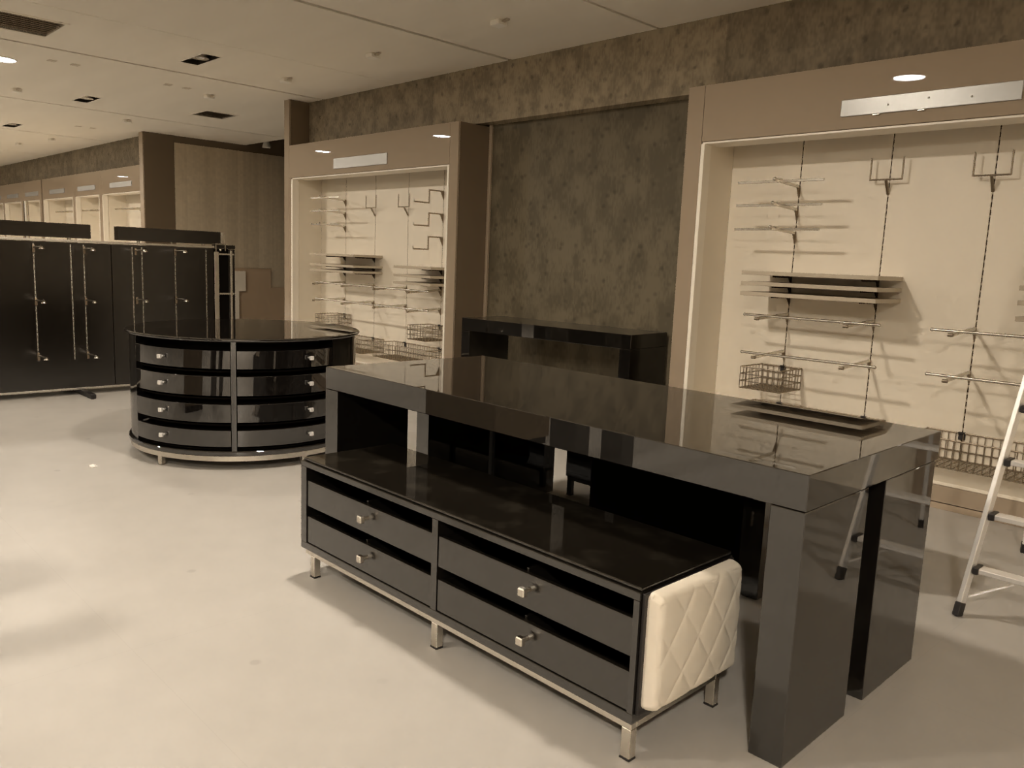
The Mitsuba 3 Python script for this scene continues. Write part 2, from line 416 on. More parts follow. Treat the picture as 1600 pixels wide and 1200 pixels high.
louvre_vent(VENT_A, 'louvred ceiling vent at the top left corner of the photo', False)
louvre_vent(VENT_B, 'small dark louvred ceiling vent in front of the striped corridor wall', True, 'slot_dark')
for (x, y, lab) in [(-5.375, 4.934, 'small white square ceiling box nearest the right niche'), (-7.245, 4.928, 'small white square ceiling box above the front of the left niche'), (-9.115, 4.978, 'small white square ceiling box beside the dark ceiling joint'), (-10.976, 4.866, 'small white square ceiling box next to the small dark vent'), (-12.9, 3.05, 'small white square ceiling box left of the middle gimbal downlight'), (-14.3, 4.95, 'small white square ceiling box above the square brown column'), (-18.3, 4.9, 'small white square ceiling box above the far niches'), (-19.9, 4.7, 'small white square ceiling box farthest down the hall')]:
    t = thing('ceiling_sensor_box', lab, 'ceiling fitting', 'small white boxes under the ceiling')
    part(t, 'body', box(x - .06, x + .05, y - .055, y + .055, ZC - .045, ZC - .0005, .006), 'white')
    part(t, 'arm', bar((x + .05, y, ZC - .02), (x + .115, y, ZC - .008), .04, .010), 'shelf')
for (x, y, lab) in [(-10.55, 2.98, 'pair of shallow ceiling slots beside the bright round lamp'), (-10.75, 4.35, 'pair of shallow ceiling slots between the joint and the small vent'), (-15.9, 4.8, 'short dark ceiling slot above the far niches')]:
    t = thing('ceiling_slot', lab, 'ceiling fitting')
    for s in (-1, 1):
        part(t, 'slot_cover', box(x - .05, x + .05, y + s * .12 - .045, y + s * .12 + .045, ZC - .006, ZC - .0005, .002), 'ceiling_cap')
t = thing('corridor_spotlight', 'small white spotlight hanging in the dark gap above the corridor wall', 'spotlight')
part(t, 'stem', rod((-14.9, 7.72, ZC + .42), (-14.9, 7.72, ZC + .02), .03, 12), 'black_plastic')
part(t, 'shade', moved(lathe([(.02, .12), (.05, .11), (.085, 0), (.075, 0), (.02, .09)], 24), -14.9, 7.72, ZC - .06), 'white', smooth=30)
single('ceiling_duct', 'grey ventilation duct in the dark gap above the corridor', 'duct', box(-14.2, -11.0, 8.3, 8.9, ZC + .05, ZC + .36, .02), 'wall_plain')

# ------------------------------------------------------------------ display niches and their fittings
def slotted(t, x, y, z0, z1, sub='slotted_upright'):
    u = part(t, sub, box(x - .008, x + .008, y + .005, y + .012, z0, z1), 'slot_dark')
    n = int((z1 - z0) / .05)
    part(u, 'bridge', cat(*[box(x - .006, x + .006, y + .0003, y + .006, z0 + (i + .5) * .05 - .008, z0 + (i + .5) * .05 + .008) for i in range(n)]), 'shelf', stuff=True)


def niche(x0, x1, xo0, xo1, slots, label, sign, ztop=2.49, zhead=2.92, left_wide=None, screws=False, cap=True):
    """x0..x1 outer, xo0..xo1 opening."""
    t = thing('display_niche', label, 'wall display niche', None)
    G = .0015
    # frame
    part(t, 'header', box(xo0 + (-.06 if left_wide else -.0) + G, (xo1 if cap else x1) - G, Y0, Y0 + .05, ztop + G, zhead, .002), 'taupe')
    if left_wide:
        part(t, 'end_pillar', box(x0, left_wide, Y0 + .0255, YW + .16, 0, ZC - .002), 'taupe_darkened', label='tall pillar rising to the ceiling')
        part(t, 'pillar_front', box(x0, left_wide, Y0, Y0 + .025, 0, ZC - .002, .002), 'taupe')
        part(t, 'stile', box(left_wide + G, xo0, Y0, Y0 + .06, 0, ztop, .002), 'taupe')
    else:
        part(t, 'stile', box(x0, xo0 - G, Y0, Y0 + .025, 0, zhead, .002), 'taupe')
        part(t, 'side_panel', box(x0, xo0 - G, Y0 + .0255, YB + .015, 0, zhead), 'taupe_darkened')  # side of the same taupe gloss, coloured dark for what it reflects
    part(t, 'stile', box(xo1 + G, x1, Y0, Y0 + .025, 0, zhead, .002), 'taupe')
    part(t, 'side_panel', box(xo1 + G, x1, Y0 + .0255, YB + .015, 0, zhead), 'taupe_darkened')
    part(t, 'top_cover', box(xo0, xo1, Y0 + .05, YB + .1, zhead - .03, zhead - .004), 'taupe_matte')
    # lit rim
    part(t, 'rim', box(xo0 + .002, xo1 - .002, Y0 + .012, Y0 + .24, ztop - .016, ztop, .002), 'cream_lip')
    part(t, 'rim', box(xo0 + .001, xo0 + .034, Y0 - .003, Y0 + .095, .186, ztop - .017, .002), 'cream_lip')
    part(t, 'rim', box(xo1 - .030, xo1 - .001, Y0 - .003, Y0 + .095, .186, ztop - .017, .002), 'cream_lip')
    # inside
    part(t, 'inner_side', box(xo0 + .001, xo0 + .020, Y0 + .103, YB, .184, ztop + .2), 'cream')
    part(t, 'inner_side', box(xo1 - .020, xo1 - .001, Y0 + .103, YB, .184, ztop + .2), 'cream')
    part(t, 'inner_top', box(xo0, xo1, Y0 + .06, YB, ztop + .2, ztop + .22), 'cream')
    part(t, 'plinth_shelf', box(xo0 + .001, xo1 - .001, Y0 - .004, YB, .160, .184, .003), 'cream')
    part(t, 'plinth', box(xo0, xo1, Y0 + .003, YB, .046, .160), 'taupe')
    part(t, 'plinth_base', box(xo0, xo1, Y0 - .002, YB, 0.0, .040, .002), 'taupe_matte')
    edges = [xo0 + .02] + list(slots) + [xo1 - .02]
    for i in range(len(edges) - 1):
        a = edges[i] + (.0045 if i else 0); b = edges[i + 1] - (.0045 if i < len(edges) - 2 else 0)
        part(t, 'back_panel', box(a, b, YB, YB + .016, .184, ztop + .2, .001), 'cream')
    for s in slots:
        slotted(t, s, YB, .2, ztop + .15)
    if sign:
        sx0, sx1, sz0, sz1 = sign
        sp = part(t, 'sign_plate', box(sx0, sx1, Y0 - .012, Y0 - .0005, sz0, sz1, .003), 'brushed', label='blank brushed aluminium sign plate')
        if screws:
            w = sx1 - sx0
            for fx, fz in ((.29, .45), (.52, .6), (.75, .42)):
                part(sp, 'screw', moved(trimesh.creation.icosphere(1, radius=.007), sx0 + fx * w, Y0 - .013, sz0 + fz * (sz1 - sz0)), 'chrome', smooth=True)
            for fx in (.20, .46):
                part(sp, 'clip', box(sx0 + fx * w, sx0 + fx * w + .05, Y0 - .014, Y0 - .001, sz0 - .010, sz0 + .002, .003), 'chrome')
    return t


SLOT_L = (-9.555, -8.865, -8.165, -7.487)
SLOT_R = (-3.108, -2.425, -1.745, -1.06)
niche(-10.389, -6.71, -10.195, -6.852, SLOT_L, 'glossy taupe wall niche with cream back, left of the floral recess', (-9.124, -7.975, 2.553, 2.682), left_wide=-10.255)
niche(-3.884, -0.18, -3.735, -0.33, SLOT_R, 'glossy taupe wall niche with cream back, right of the floral recess behind the ladder', (-2.622, -1.520, 2.573, 2.685), screws=True, cap=True)


def bracket(z, x, y, lean=.075):
    """Small gusset that hooks into the slot."""
    prof = sg.Polygon([(0, 0), (-.05, 0), (-.05, -.012), (0, -lean)])
    m = trimesh.creation.extrude_polygon(prof, .012)
    # extruded in local (y, z) -> place
    R = np.array([[0, 0, 1, 0], [1, 0, 0, 0], [0, 1, 0, 0], [0, 0, 0, 1.0]])
    m.apply_transform(R); m.apply_translation([x - .006, y, z + .01]); return m


def t_hanger(x, z, label, group, half=.348):
    t = thing('hanging_bar', label, 'display rail', group)
    part(t, 'bracket', bracket(z - .012, x, YB + .004, .10), 'slot_metal')
    part(t, 'arm', bar((x, YB - .02, z - .012), (x, 5.70, z + .006), .014, .022), 'chrome')
    part(t, 'cross_bar', cat(bar((x - half, 5.775, z), (x + half, 5.775, z), .012, .018)), 'chrome')
    part(t, 'clip', box(x - .012, x + .012, 5.745, 5.80, z + .009, z + .021, .003), 'chrome')
    part(t, 'end_stop', moved(trimesh.creation.icosphere(2, radius=.014), x, 5.70, z + .010), 'chrome', smooth=True)
    return t


def shelf_rail(x0, x1, xa, z, label, group):
    t = thing('garment_rail', label, 'display rail', group)
    part(t, 'rail', rod((x0, 5.75, z + .004), (x1, 5.75, z + .004), .0105, 14), 'chrome', smooth=30)
    for x in (x0, x1):
        part(t, 'end_cap', moved(trimesh.creation.icosphere(2, radius=.0125), x, 5.75, z + .004), 'chrome', smooth=True)
    for x in xa:
        a = part(t, 'arm', bar((x, YB - .015, z + .012), (x, 5.61, z - .014), .014, .022), 'chrome')
        part(a, 'bracket', bracket(z + .01, x, YB + .004, .09), 'slot_metal')
        part(a, 'tip', rod((x - .016, 5.612, z - .014), (x + .016, 5.612, z - .014), .012, 12), 'wire', smooth=30)
    return t


def u_frame(x, z, label, group):
    t = thing('sign_holder', label, 'sign holder', group)
    y = 6.03
    w = .112
    part(t, 'frame', pipe([(x - w, y, z + .155), (x - w, y, z), (x + w, y, z), (x + w, y, z + .155)], .006, 8), 'wire', smooth=40)
    part(t, 'stem', bar((x, YB - .001, z - .10), (x, y + .002, z - .002), .018, .012), 'wire')
    return t


def step_arm(x, z, label, group):
    t = thing('step_hook', label, 'display hook', group)
    part(t, 'bracket', bracket(z - .004, x, YB + .004, .11), 'slot_metal')
    part(t, 'arm', cat(bar((x, YB - .01, z), (x, 5.885, z), .014, .014), bar((x, 5.885, z + .007), (x, 5.885, z - .152), .014, .014), bar((x, 5.892, z - .145), (x, 5.67, z - .145), .014, .014)), 'wire')
    part(t, 'end_pin', rod((x, 5.67, z - .145), (x, 5.67, z - .115), .008, 10), 'chrome', smooth=30)
    return t


def wall_shelf(x0, x1, z, xb, label, group):
    t = thing('wall_shelf', label, 'shelf', group)
    part(t, 'board', box(x0, x1, 5.656, YB - .002, z - .03, z, .002), 'shelf')
    for x in xb:
        part(t, 'bracket', cat(bracket(z - .036, x, YB + .004, .07), bar((x, YB - .01, z - .038), (x, 5.80, z - .036), .006, .014)), 'slot_dark')
    return t


def basket(x0, x1, z0, z1, xb, label, group, y0=5.745, step=.047):
    t = thing('wire_basket', label, 'wire basket', group)
    y1 = YB - .012
    r = .0034
    part(t, 'rim', cat(pipe([(x0, y0, z1), (x1, y0, z1), (x1, y1, z1), (x0, y1, z1), (x0, y0, z1)], .005, 8)), 'wire', smooth=40)
    W = []
    nx = max(3, round((x1 - x0) / step)); ny = max(3, round((y1 - y0) / step)); nz = 3
    xs, ys = np.linspace(x0, x1, nx + 1), np.linspace(y0, y1, ny + 1)
    zs = np.linspace(z0, z1, nz + 1)[:-1]
    for x in xs:
        W.append(pipe([(x, y0, z1), (x, y0, z0), (x, y1, z0), (x, y1, z1)], r, 6))
    for y in ys[1:-1]:
        W.append(pipe([(x0, y, z1), (x0, y, z0), (x1, y, z0), (x1, y, z1)], r, 6))
    for z in zs:
        W.append(pipe([(x0, y0, z), (x1, y0, z), (x1, y1, z), (x0, y1, z), (x0, y0, z)], r, 6))
    part(t, 'wire_grid', cat(*W), 'wire', smooth=40, stuff=True)
    for x in xb:
        part(t, 'hook', cat(box(x - .022, x + .022, y1 + .004, YB + .003, z1 - .05, z1 + .006, .003), box(x - .02, x + .02, y1 - .012, y1 + .005, z1 - .004, z1 + .008, .002)), 'black_plastic')
    return t


# right niche
A, B, C, D = SLOT_R
for z, o in ((2.175, 'topmost'), (2.000, 'middle'), (1.820, 'lowest')):
    t_hanger(A, z, f'T-shaped chrome hanging bar, {o} of three at the left end of the right niche', 'T-shaped bars in the right niche')
u_frame(B, 2.184, 'U-shaped wire sign holder nearer the left of the right niche', 'sign holders in the right niche')
u_frame(C, 2.184, 'U-shaped wire sign holder farther right in the right niche', 'sign holders in the right niche')
for z, o in ((1.500, 'top'), (1.420, 'middle'), (1.342, 'bottom')):
    wall_shelf(-3.293, -2.254, z, (A, B), f'{o} beige shelf of the stack of three casting a shadow in the right niche', 'stacked shelves in the right niche')
for z, o in ((1.478, 'top'), (1.388, 'middle'), (1.29, 'bottom')):
    wall_shelf(-1.408, -0.372, z, (D,), f'{o} beige shelf cut off by the right edge of the photo', 'stacked shelves at the right photo edge')
shelf_rail(-3.29, -2.25, (A, B), 1.157, 'chrome rail on two arms just below the shelf stack in the right niche', 'rails in the right niche')
shelf_rail(-3.29, -2.25, (A, B), .862, 'chrome rail on two arms just above the small basket in the right niche', 'rails in the right niche')
shelf_rail(-1.905, -0.865, (C, D), 1.160, 'upper chrome rail beside the ladder in the right niche', 'rails in the right niche')
shelf_rail(-1.905, -0.865, (C, D), .862, 'lower chrome rail beside the ladder in the right niche', 'rails in the right niche')
basket(-3.285, -2.945, .582, .750, (A,), 'small square wire basket behind the far edge of the big black table', 'wire baskets in the right niche')
basket(-3.32, -2.265, .275, .447, (A, B), 'long wire basket mostly hidden by the big black table top', 'wire baskets in the right niche')
basket(-1.965, -0.90, .255, .447, (C, D), 'long wire basket behind the ladder at the bottom of the right niche', 'wire baskets in the right niche')
# left niche
a, b, c, d = SLOT_L
for z, o in ((2.225, 'topmost'), (2.055, 'middle'), (1.880, 'lowest')):
    t_hanger(a, z, f'T-shaped chrome hanging bar, {o} of three in the left niche', 'T-shaped bars in the left niche')
u_frame(b, 2.100, 'U-shaped wire sign holder left of the other in the left niche', 'sign holders in the left niche')
u_frame(c, 2.100, 'U-shaped wire sign holder right of the other in the left niche', 'sign holders in the left niche')
for z, o in ((2.265, 'topmost'), (2.005, 'middle'), (1.738, 'lowest')):
    step_arm(d, z, f'stepped bent hook, {o} of three at the right side of the left niche', 'stepped hooks in the left niche')
for z, o in ((1.500, 'top'), (1.365, 'middle'), (1.295, 'bottom')):
    wall_shelf(-9.725, -8.685, z, (a, b), f'{o} beige shelf of the wider stack on the left of the left niche', 'wide stacked shelves in the left niche')
for z, o in ((1.395, 'top'), (1.298, 'middle'), (1.212, 'bottom')):
    wall_shelf(-7.84, -7.14, z, (d,), f'{o} beige shelf of the shorter stack on the right of the left niche', 'short stacked shelves in the left niche')
shelf_rail(-9.73, -8.40, (a, b), 1.112, 'upper left chrome rail across the left niche', 'rails in the left niche')
shelf_rail(-8.345, -7.29, (c, d), 1.112, 'upper right chrome rail across the left niche', 'rails in the left niche')
shelf_rail(-9.73, -8.40, (a, b), .892, 'lower left chrome rail across the left niche', 'rails in the left niche')
shelf_rail(-8.345, -7.29, (c, d), .892, 'lower right chrome rail across the left niche', 'rails in the left niche')
basket(-9.73, -9.385, .522, .690, (a,), 'small wire basket just above the round cabinet top in the left niche', 'wire baskets in the left niche')
basket(-7.662, -7.318, .545, .710, (d,), 'small wire basket hung at the right side of the left niche', 'wire baskets in the left niche')
basket(-9.68, -8.62, .26, .43, (a, b), 'long wire basket partly behind the round cabinet in the left niche', 'wire baskets in the left niche')
basket(-8.36, -7.30, .262, .435, (c, d), 'long wire basket at the bottom right of the left niche', 'wire baskets in the left niche')

# far run of niches down the hall (only their tops show above the black gondola)
bays = [(-17.88, -15.585, -17.80, -15.66, (-16.75, -16.2), (-17.33, -16.14)), (-19.61, -17.885, -19.53, -17.985, (-18.75,), (-19.34, -18.21)), (-22.03, -19.615, -21.95, -19.71, (-20.85,), (-21.42, -20.29)),
        (-23.84, -22.12, -23.75, -22.28, (-23.0,), (-23.52, -22.37)), (-25.7, -23.845, -25.62, -23.96, (-24.8,), (-25.3, -24.2)), (-27.6, -25.705, -27.5, -25.8, (-26.7,), (-27.1, -26.0)), (-30.0, -27.605, -29.9, -27.7, (-28.8,), (-29.4, -28.2))]
order = ('first', 'second', 'third', 'fourth', 'fifth', 'sixth', 'seventh')
for i, (x0, x1, xo0, xo1, sl, sg_) in enumerate(bays):
    niche(x0, x1, xo0, xo1, sl, f'distant lit taupe niche above the gondola, {order[i]} counting left from the square column', (sg_[0], sg_[1], 2.60, 2.70), ztop=2.50, zhead=2.965)
    if i < 3:
        s0, s1 = ((-17.3, -15.75), (-19.3, -18.1), (-21.2, -19.85))[i]
        shelf_rail(s0, s1, (s0 + .35, s1 - .25), 2.20, f'high rail in the {order[i]} distant niche left of the square column', 'rails in the distant niches')
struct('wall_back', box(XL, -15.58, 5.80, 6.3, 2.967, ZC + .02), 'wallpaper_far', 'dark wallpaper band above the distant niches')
struct('wall_back', box(XL, -15.58, YB + .12, 6.3, 0, 2.967), 'slot_dark')
single('chrome_pole', 'bright chrome pole standing in front of the distant niches', 'pole', rod((-21.7, 5.2, 0.0), (-21.7, 5.2, 2.42), .05, 20), 'chrome', smooth=30)

# ------------------------------------------------------------------ black gondola rack with floating headers
RX = -8.72                       # face plane
t = thing('gondola_rack', 'long glossy black slotted gondola display wall behind the round cabinet', 'display rack')
SEAM = 2.83
for ya, yb_ in ((0.35, SEAM - .003), (SEAM + .003, 3.885)):
    part(t, 'panel', box(RX - .05, RX, ya, yb_, .075, 1.505, .002), 'rack_black')
for y in (0.9, 1.21, 1.33, 2.134, 2.455, 2.572, 3.03, 3.125, 3.465, 3.80):
    u = part(t, 'slotted_upright', box(RX - .001, RX + .006, y - .005, y + .005, .36, 1.485), 'satin_steel')
    part(u, 'slot', cat(*[box(RX + .004, RX + .0066, y - .002, y + .002, .38 + i * .05, .41 + i * .05) for i in range(22)]), 'slot_dark', stuff=True)
part(t, 'top_rail', box(RX - .04, RX + .005, 0.35, 3.90, 1.508, 1.530, .003), 'satin_steel')
part(t, 'base_strip', box(RX - .03, RX + .006, 0.35, 3.885, .052, .074, .002), 'satin_steel')
part(t, 'back_panel', box(RX - .62, RX - .57, 0.35, 4.12, .075, 1.505, .002), 'rack_black')
part(t, 'base_deck', box(RX - .58, RX - .04, 0.36, 4.10, .08, .12, .003), 'rack_black')
for y in (0.7, 2.52, 4.0):
    part(t, 'foot', box(RX - .60, RX + .32 if y < 3 else RX, y - .025, y + .025, 0, .05, .006), 'black_plastic')
part(t, 'end_panel', box(RX - .046, RX - .02, 3.89, 4.06, .075, 1.504), 'black_inside')
e = part(t, 'end_frame', cat(box(RX - .05, RX, 4.06, 4.13, .05, 1.50, .003), box(RX - .05, RX + .002, 3.89, 4.135, 1.505, 1.545, .003)), 'rack_black')
part(e, 'post', box(RX - .01, RX + .008, 3.892, 3.945, .06, 1.47, .003), 'satin_steel')
part(e, 'post', box(RX - .01, RX + .008, 4.075, 4.10, .06, 1.49, .003), 'satin_steel')
for z in (1.445, 1.01, .60):
    part(e, 'rung', box(RX - .006, RX + .004, 3.945, 4.12, z - .010, z + .010, .002), 'satin_steel')
part(e, 'clamp', cat(box(RX - .03, RX + .02, 3.90, 4.02, 1.545, 1.56, .002), box(RX + .012, RX + .02, 3.90, 3.915, 1.47, 1.545), box(RX + .012, RX + .02, 4.005, 4.02, 1.48, 1.545)), 'chrome')
part(e, 'bolt', moved(trimesh.creation.icosphere(2, radius=.014), RX + .02, 3.955, 1.49), 'chrome', smooth=True)
for (ya, yb_), lab in (((0.45, 2.655), 'left'), ((2.905, 3.985), 'right')):
    h = part(t, 'header_box', box(RX - .13, RX - .03, ya, yb_, 1.548, 1.685, .004), 'rack_black', label=f'{lab} floating header box')
    for y in (ya + .2, (ya + yb_) / 2, yb_ - .2):
        part(h, 'spacer', rod((RX - .03, y, 1.528), (RX - .03, y, 1.55), .014, 12), 'chrome', smooth=30)
part(t, 'end_bracket', box(RX - .03, RX - .015, 3.99, 4.02, 1.555, 1.682, .002), 'satin_steel')
for y, zs in ((1.33, (1.447, .947, .415)), (2.134, (1.447, .947, .415)), (2.575, (1.447, .947, .41)), (3.062, (1.452, .952, .415)), (3.465, (1.46, .957, .415))):
    for j, z in enumerate(zs):
        nm = {1.33: 'on the black gondola beyond the left photo edge', 2.134: 'on the black gondola leftmost visible upright', 2.575: 'left of the black gondola panel seam', 3.062: 'right of the black gondola panel seam', 3.465: 'nearest the black gondola end frame'}[y]
        k = thing('display_hook', f'straight chrome hook, {("top", "middle", "bottom")[j]} row, {nm}', 'display hook', 'chrome hooks on the black gondola')
        part(k, 'base', box(RX + .004, RX + .02, y - .012, y + .012, z - .05, z + .025, .003), 'wire')
        part(k, 'rod', rod((RX + .015, y, z), (RX + .275, y, z + .006), .0085, 10), 'chrome', smooth=30)
        cone = trimesh.creation.cone(radius=.026, height=.045, sections=16)
        cone.apply_transform(trimesh.geometry.align_vectors([0, 0, 1], [0, 0, 1])); cone.apply_translation([RX + .275, y, z - .012])
        part(k, 'tip', cone, 'chrome', smooth=30)

# ------------------------------------------------------------------ round drawer cabinet
CX, CY = -5.858, 2.865
t = thing('round_cabinet', 'round glossy black cabinet with curved drawers on a metal ring base', 'cabinet')


def at_c(m):
    return moved(m, CX, CY, 0)


part(t, 'top', at_c(lathe([(0, .886), (.835, .886), (.845, .890), (.851, .898), (.851, .903), (.845, .909), (.838, .911), (0, .911)], 128)), 'black_gloss', smooth=25)
part(t, 'core', at_c(lathe([(0, .135), (.70, .135), (.70, .886), (0, .886)], 96)), 'black_inside', smooth=25)
part(t, 'base_rim', at_c(lathe([(0, .103), (.833, .103), (.840, .110), (.840, .132), (.835, .138), (0, .138)], 128)), 'black_gloss', smooth=25)
part(t, 'metal_ring', at_c(lathe([(.775, .067), (.828, .067), (.828, .102), (.775, .102), (.775, .067)], 128)), 'satin_steel', smooth=25)
MID = -32.1
part(t, 'divider', at_c(ring_sector(.69, .832, .138, .886, MID - 1.15, MID + 1.15, 2)), 'black_lacquer', smooth=25)
part(t, 'side_panel', at_c(ring_sector(.69, .822, .138, .886, MID + 52, MID + 360 - 58.2, 60)), 'black_gloss', smooth=25)
rows = ((.700, .828), (.516, .652), (.332, .460), (.164, .280))
for (z0, z1) in rows:
    part(t, 'shelf_board', at_c(ring_sector(.69, .800, z0 - .022, z0 - .012, MID - 57.6, MID + 51.5, 40)), 'black_inside', smooth=25)
for s in (-1, 1):
    for (z0, z1), nm in zip(rows, ('', '', '', '')):
        a0, a1 = (MID - 57.5, MID - 1.5) if s < 0 else (MID + 1.5, MID + 51.3)
        dw = part(t, 'drawer', at_c(ring_sector(.800, .825, z0 + .002, z1, a0, a1, 32, .002)), 'black_gloss', smooth=25)
        ka = math.radians(MID + (-35.2 if s < 0 else 36.3)); kz = (z0 + z1) / 2 + .006
        ca, sa = math.cos(ka), math.sin(ka)
        kn = moved(cat(box(.845, .866, -.014, .014, -.014, .014, .003)), 0, 0, 0, ka)
        stem = moved(rod((.823, 0, 0), (.848, 0, 0), .007, 12), 0, 0, 0, ka)
        part(dw, 'knob', moved(cat(kn, stem), CX, CY, kz), 'aluminium')
for ang in (MID - 39.5, MID + 34.2, MID + 107, MID + 180):
    aa = math.radians(ang)
    leg = box(-.018, .018, -.018, .018, 0.004, .068, .002)
    pad = box(-.019, .019, -.019, .019, 0, .005)
    L = part(t, 'leg', moved(leg, CX + .80 * math.cos(aa), CY + .80 * math.sin(aa), 0, aa), 'satin_steel')

# ------------------------------------------------------------------ big portal display table
def portal_table(t, L, W, H, beam, leg_t, leg_ys, f, material):
    """Right-front corner at the origin, x to the left negative; f moves a mesh to its place."""
    part(t, 'top', f(box(-L, 0, 0, W, H - beam, H, .0025)), material)
    for (xa, xb) in ((-L, -L + leg_t), (-leg_t, 0)):
        for (ya, yb_) in leg_ys:
            part(t, 'leg', f(box(xa, xb, ya, yb_, 0, H - beam - .0015, .0025)), material)


t = thing('display_table', 'large glossy black portal table with slab legs in the middle of the floor', 'table')
portal_table(t, 2.606, 1.097, .9239, .1125, .112, ((0, .452), (.598, 1.072)), lambda m: moved(m, -1.0142, 2.2085, 0, .004), 'black_lacquer')
t = thing('console_table', 'glossy black portal table standing in the floral wall recess', 'table')
portal_table(t, 1.975, .60, .924, .125, .11, ((0, .60),), lambda m: moved(m, -4.165, 5.462, 0, .097), 'black_lacquer')
t = thing('low_nesting_table', 'low black table nested behind the large display table, seen through its legs', 'table')
portal_table(t, 1.91, .55, .74, .10, .11, ((0, .55),), lambda m: moved(m, -1.712, 3.312, 0, 0), 'black_lacquer')


part(t, 'front_panel', box(-2.75, -1.824, 3.322, 3.342, 0.0, .638, .002), 'black_inside')


# ------------------------------------------------------------------ drawer benches
def cushion(L, Hh, depth):
    """Quilted leather pad: front face bulges along +x, y across, z up, diamond seams."""
    ny, nz = 130, 104
    y = np.linspace(-L / 2, L / 2, ny); z = np.linspace(0, Hh, nz)
    Y, Z = np.meshgrid(y, z, indexing='ij')
    r = .026
    ey = np.minimum(L / 2 - np.abs(Y), 1e9); ez = np.minimum(Z, Hh - Z)
    edge = np.sqrt(np.clip(1 - np.clip(1 - ey / r, 0, 1) ** 2 - np.clip(1 - ez / r, 0, 1) ** 2, 0, 1))
    P_ = .118
    u = (Y * .80 + Z * .62) / P_ + .18; v = (Y * .80 - Z * .62) / P_ + .30
    du = np.abs(u - np.round(u)) * P_; dv = np.abs(v - np.round(v)) * P_
    s = np.minimum(du, dv)
    puff = 1 - np.exp(-s / .009)
    puff2 = np.clip(np.minimum(du, dv) / (P_ / 2), 0, 1)
    bulge = (1 - (2 * Y / L) ** 2) * (1 - (2 * Z / Hh - 1) ** 2)
    X = edge * (depth * .62 + .012 * bulge + .0032 * puff + .002 * np.sqrt(puff2))
    # round off the corners of the outline
    cyc = np.clip(np.abs(Y) - (L / 2 - r), 0, None); czc = np.clip(np.abs(Z - Hh / 2) - (Hh / 2 - r), 0, None)
    rad = np.hypot(cyc, czc); k = np.where((cyc > 0) & (czc > 0) & (rad > 0), np.maximum(cyc, czc) / np.maximum(rad, 1e-9), 1.0)
    Yc = np.where(cyc > 0, np.sign(Y) * (L / 2 - r + cyc * k), Y)
    Zc_ = np.where(czc > 0, Hh / 2 + np.sign(Z - Hh / 2) * (Hh / 2 - r + czc * k), Z)
    front = np.stack([X, Yc, Zc_], -1).reshape(-1, 3); back = front.copy(); back[:, 0] = -.012
    F = []
    idx = lambda i, j: i * nz + j
    for i in range(ny - 1):
        for j in range(nz - 1):
            q = (idx(i, j), idx(i + 1, j), idx(i + 1, j + 1), idx(i, j + 1))
            F += [(q[0], q[1], q[2]), (q[0], q[2], q[3])]
            F += [(q[0] + ny * nz, q[2] + ny * nz, q[1] + ny * nz), (q[0] + ny * nz, q[3] + ny * nz, q[2] + ny * nz)]
    loop = [idx(i, 0) for i in range(ny)] + [idx(ny - 1, j) for j in range(1, nz)] + [idx(i, nz - 1) for i in range(ny - 2, -1, -1)] + [idx(0, j) for j in range(nz - 2, 0, -1)]
    o = ny * nz
    for p, q in zip(loop, loop[1:] + loop[:1]):
        F += [(p, p + o, q + o), (p, q + o, q)]
    return trimesh.Trimesh(np.vstack([front, back]), np.array(F), process=False)


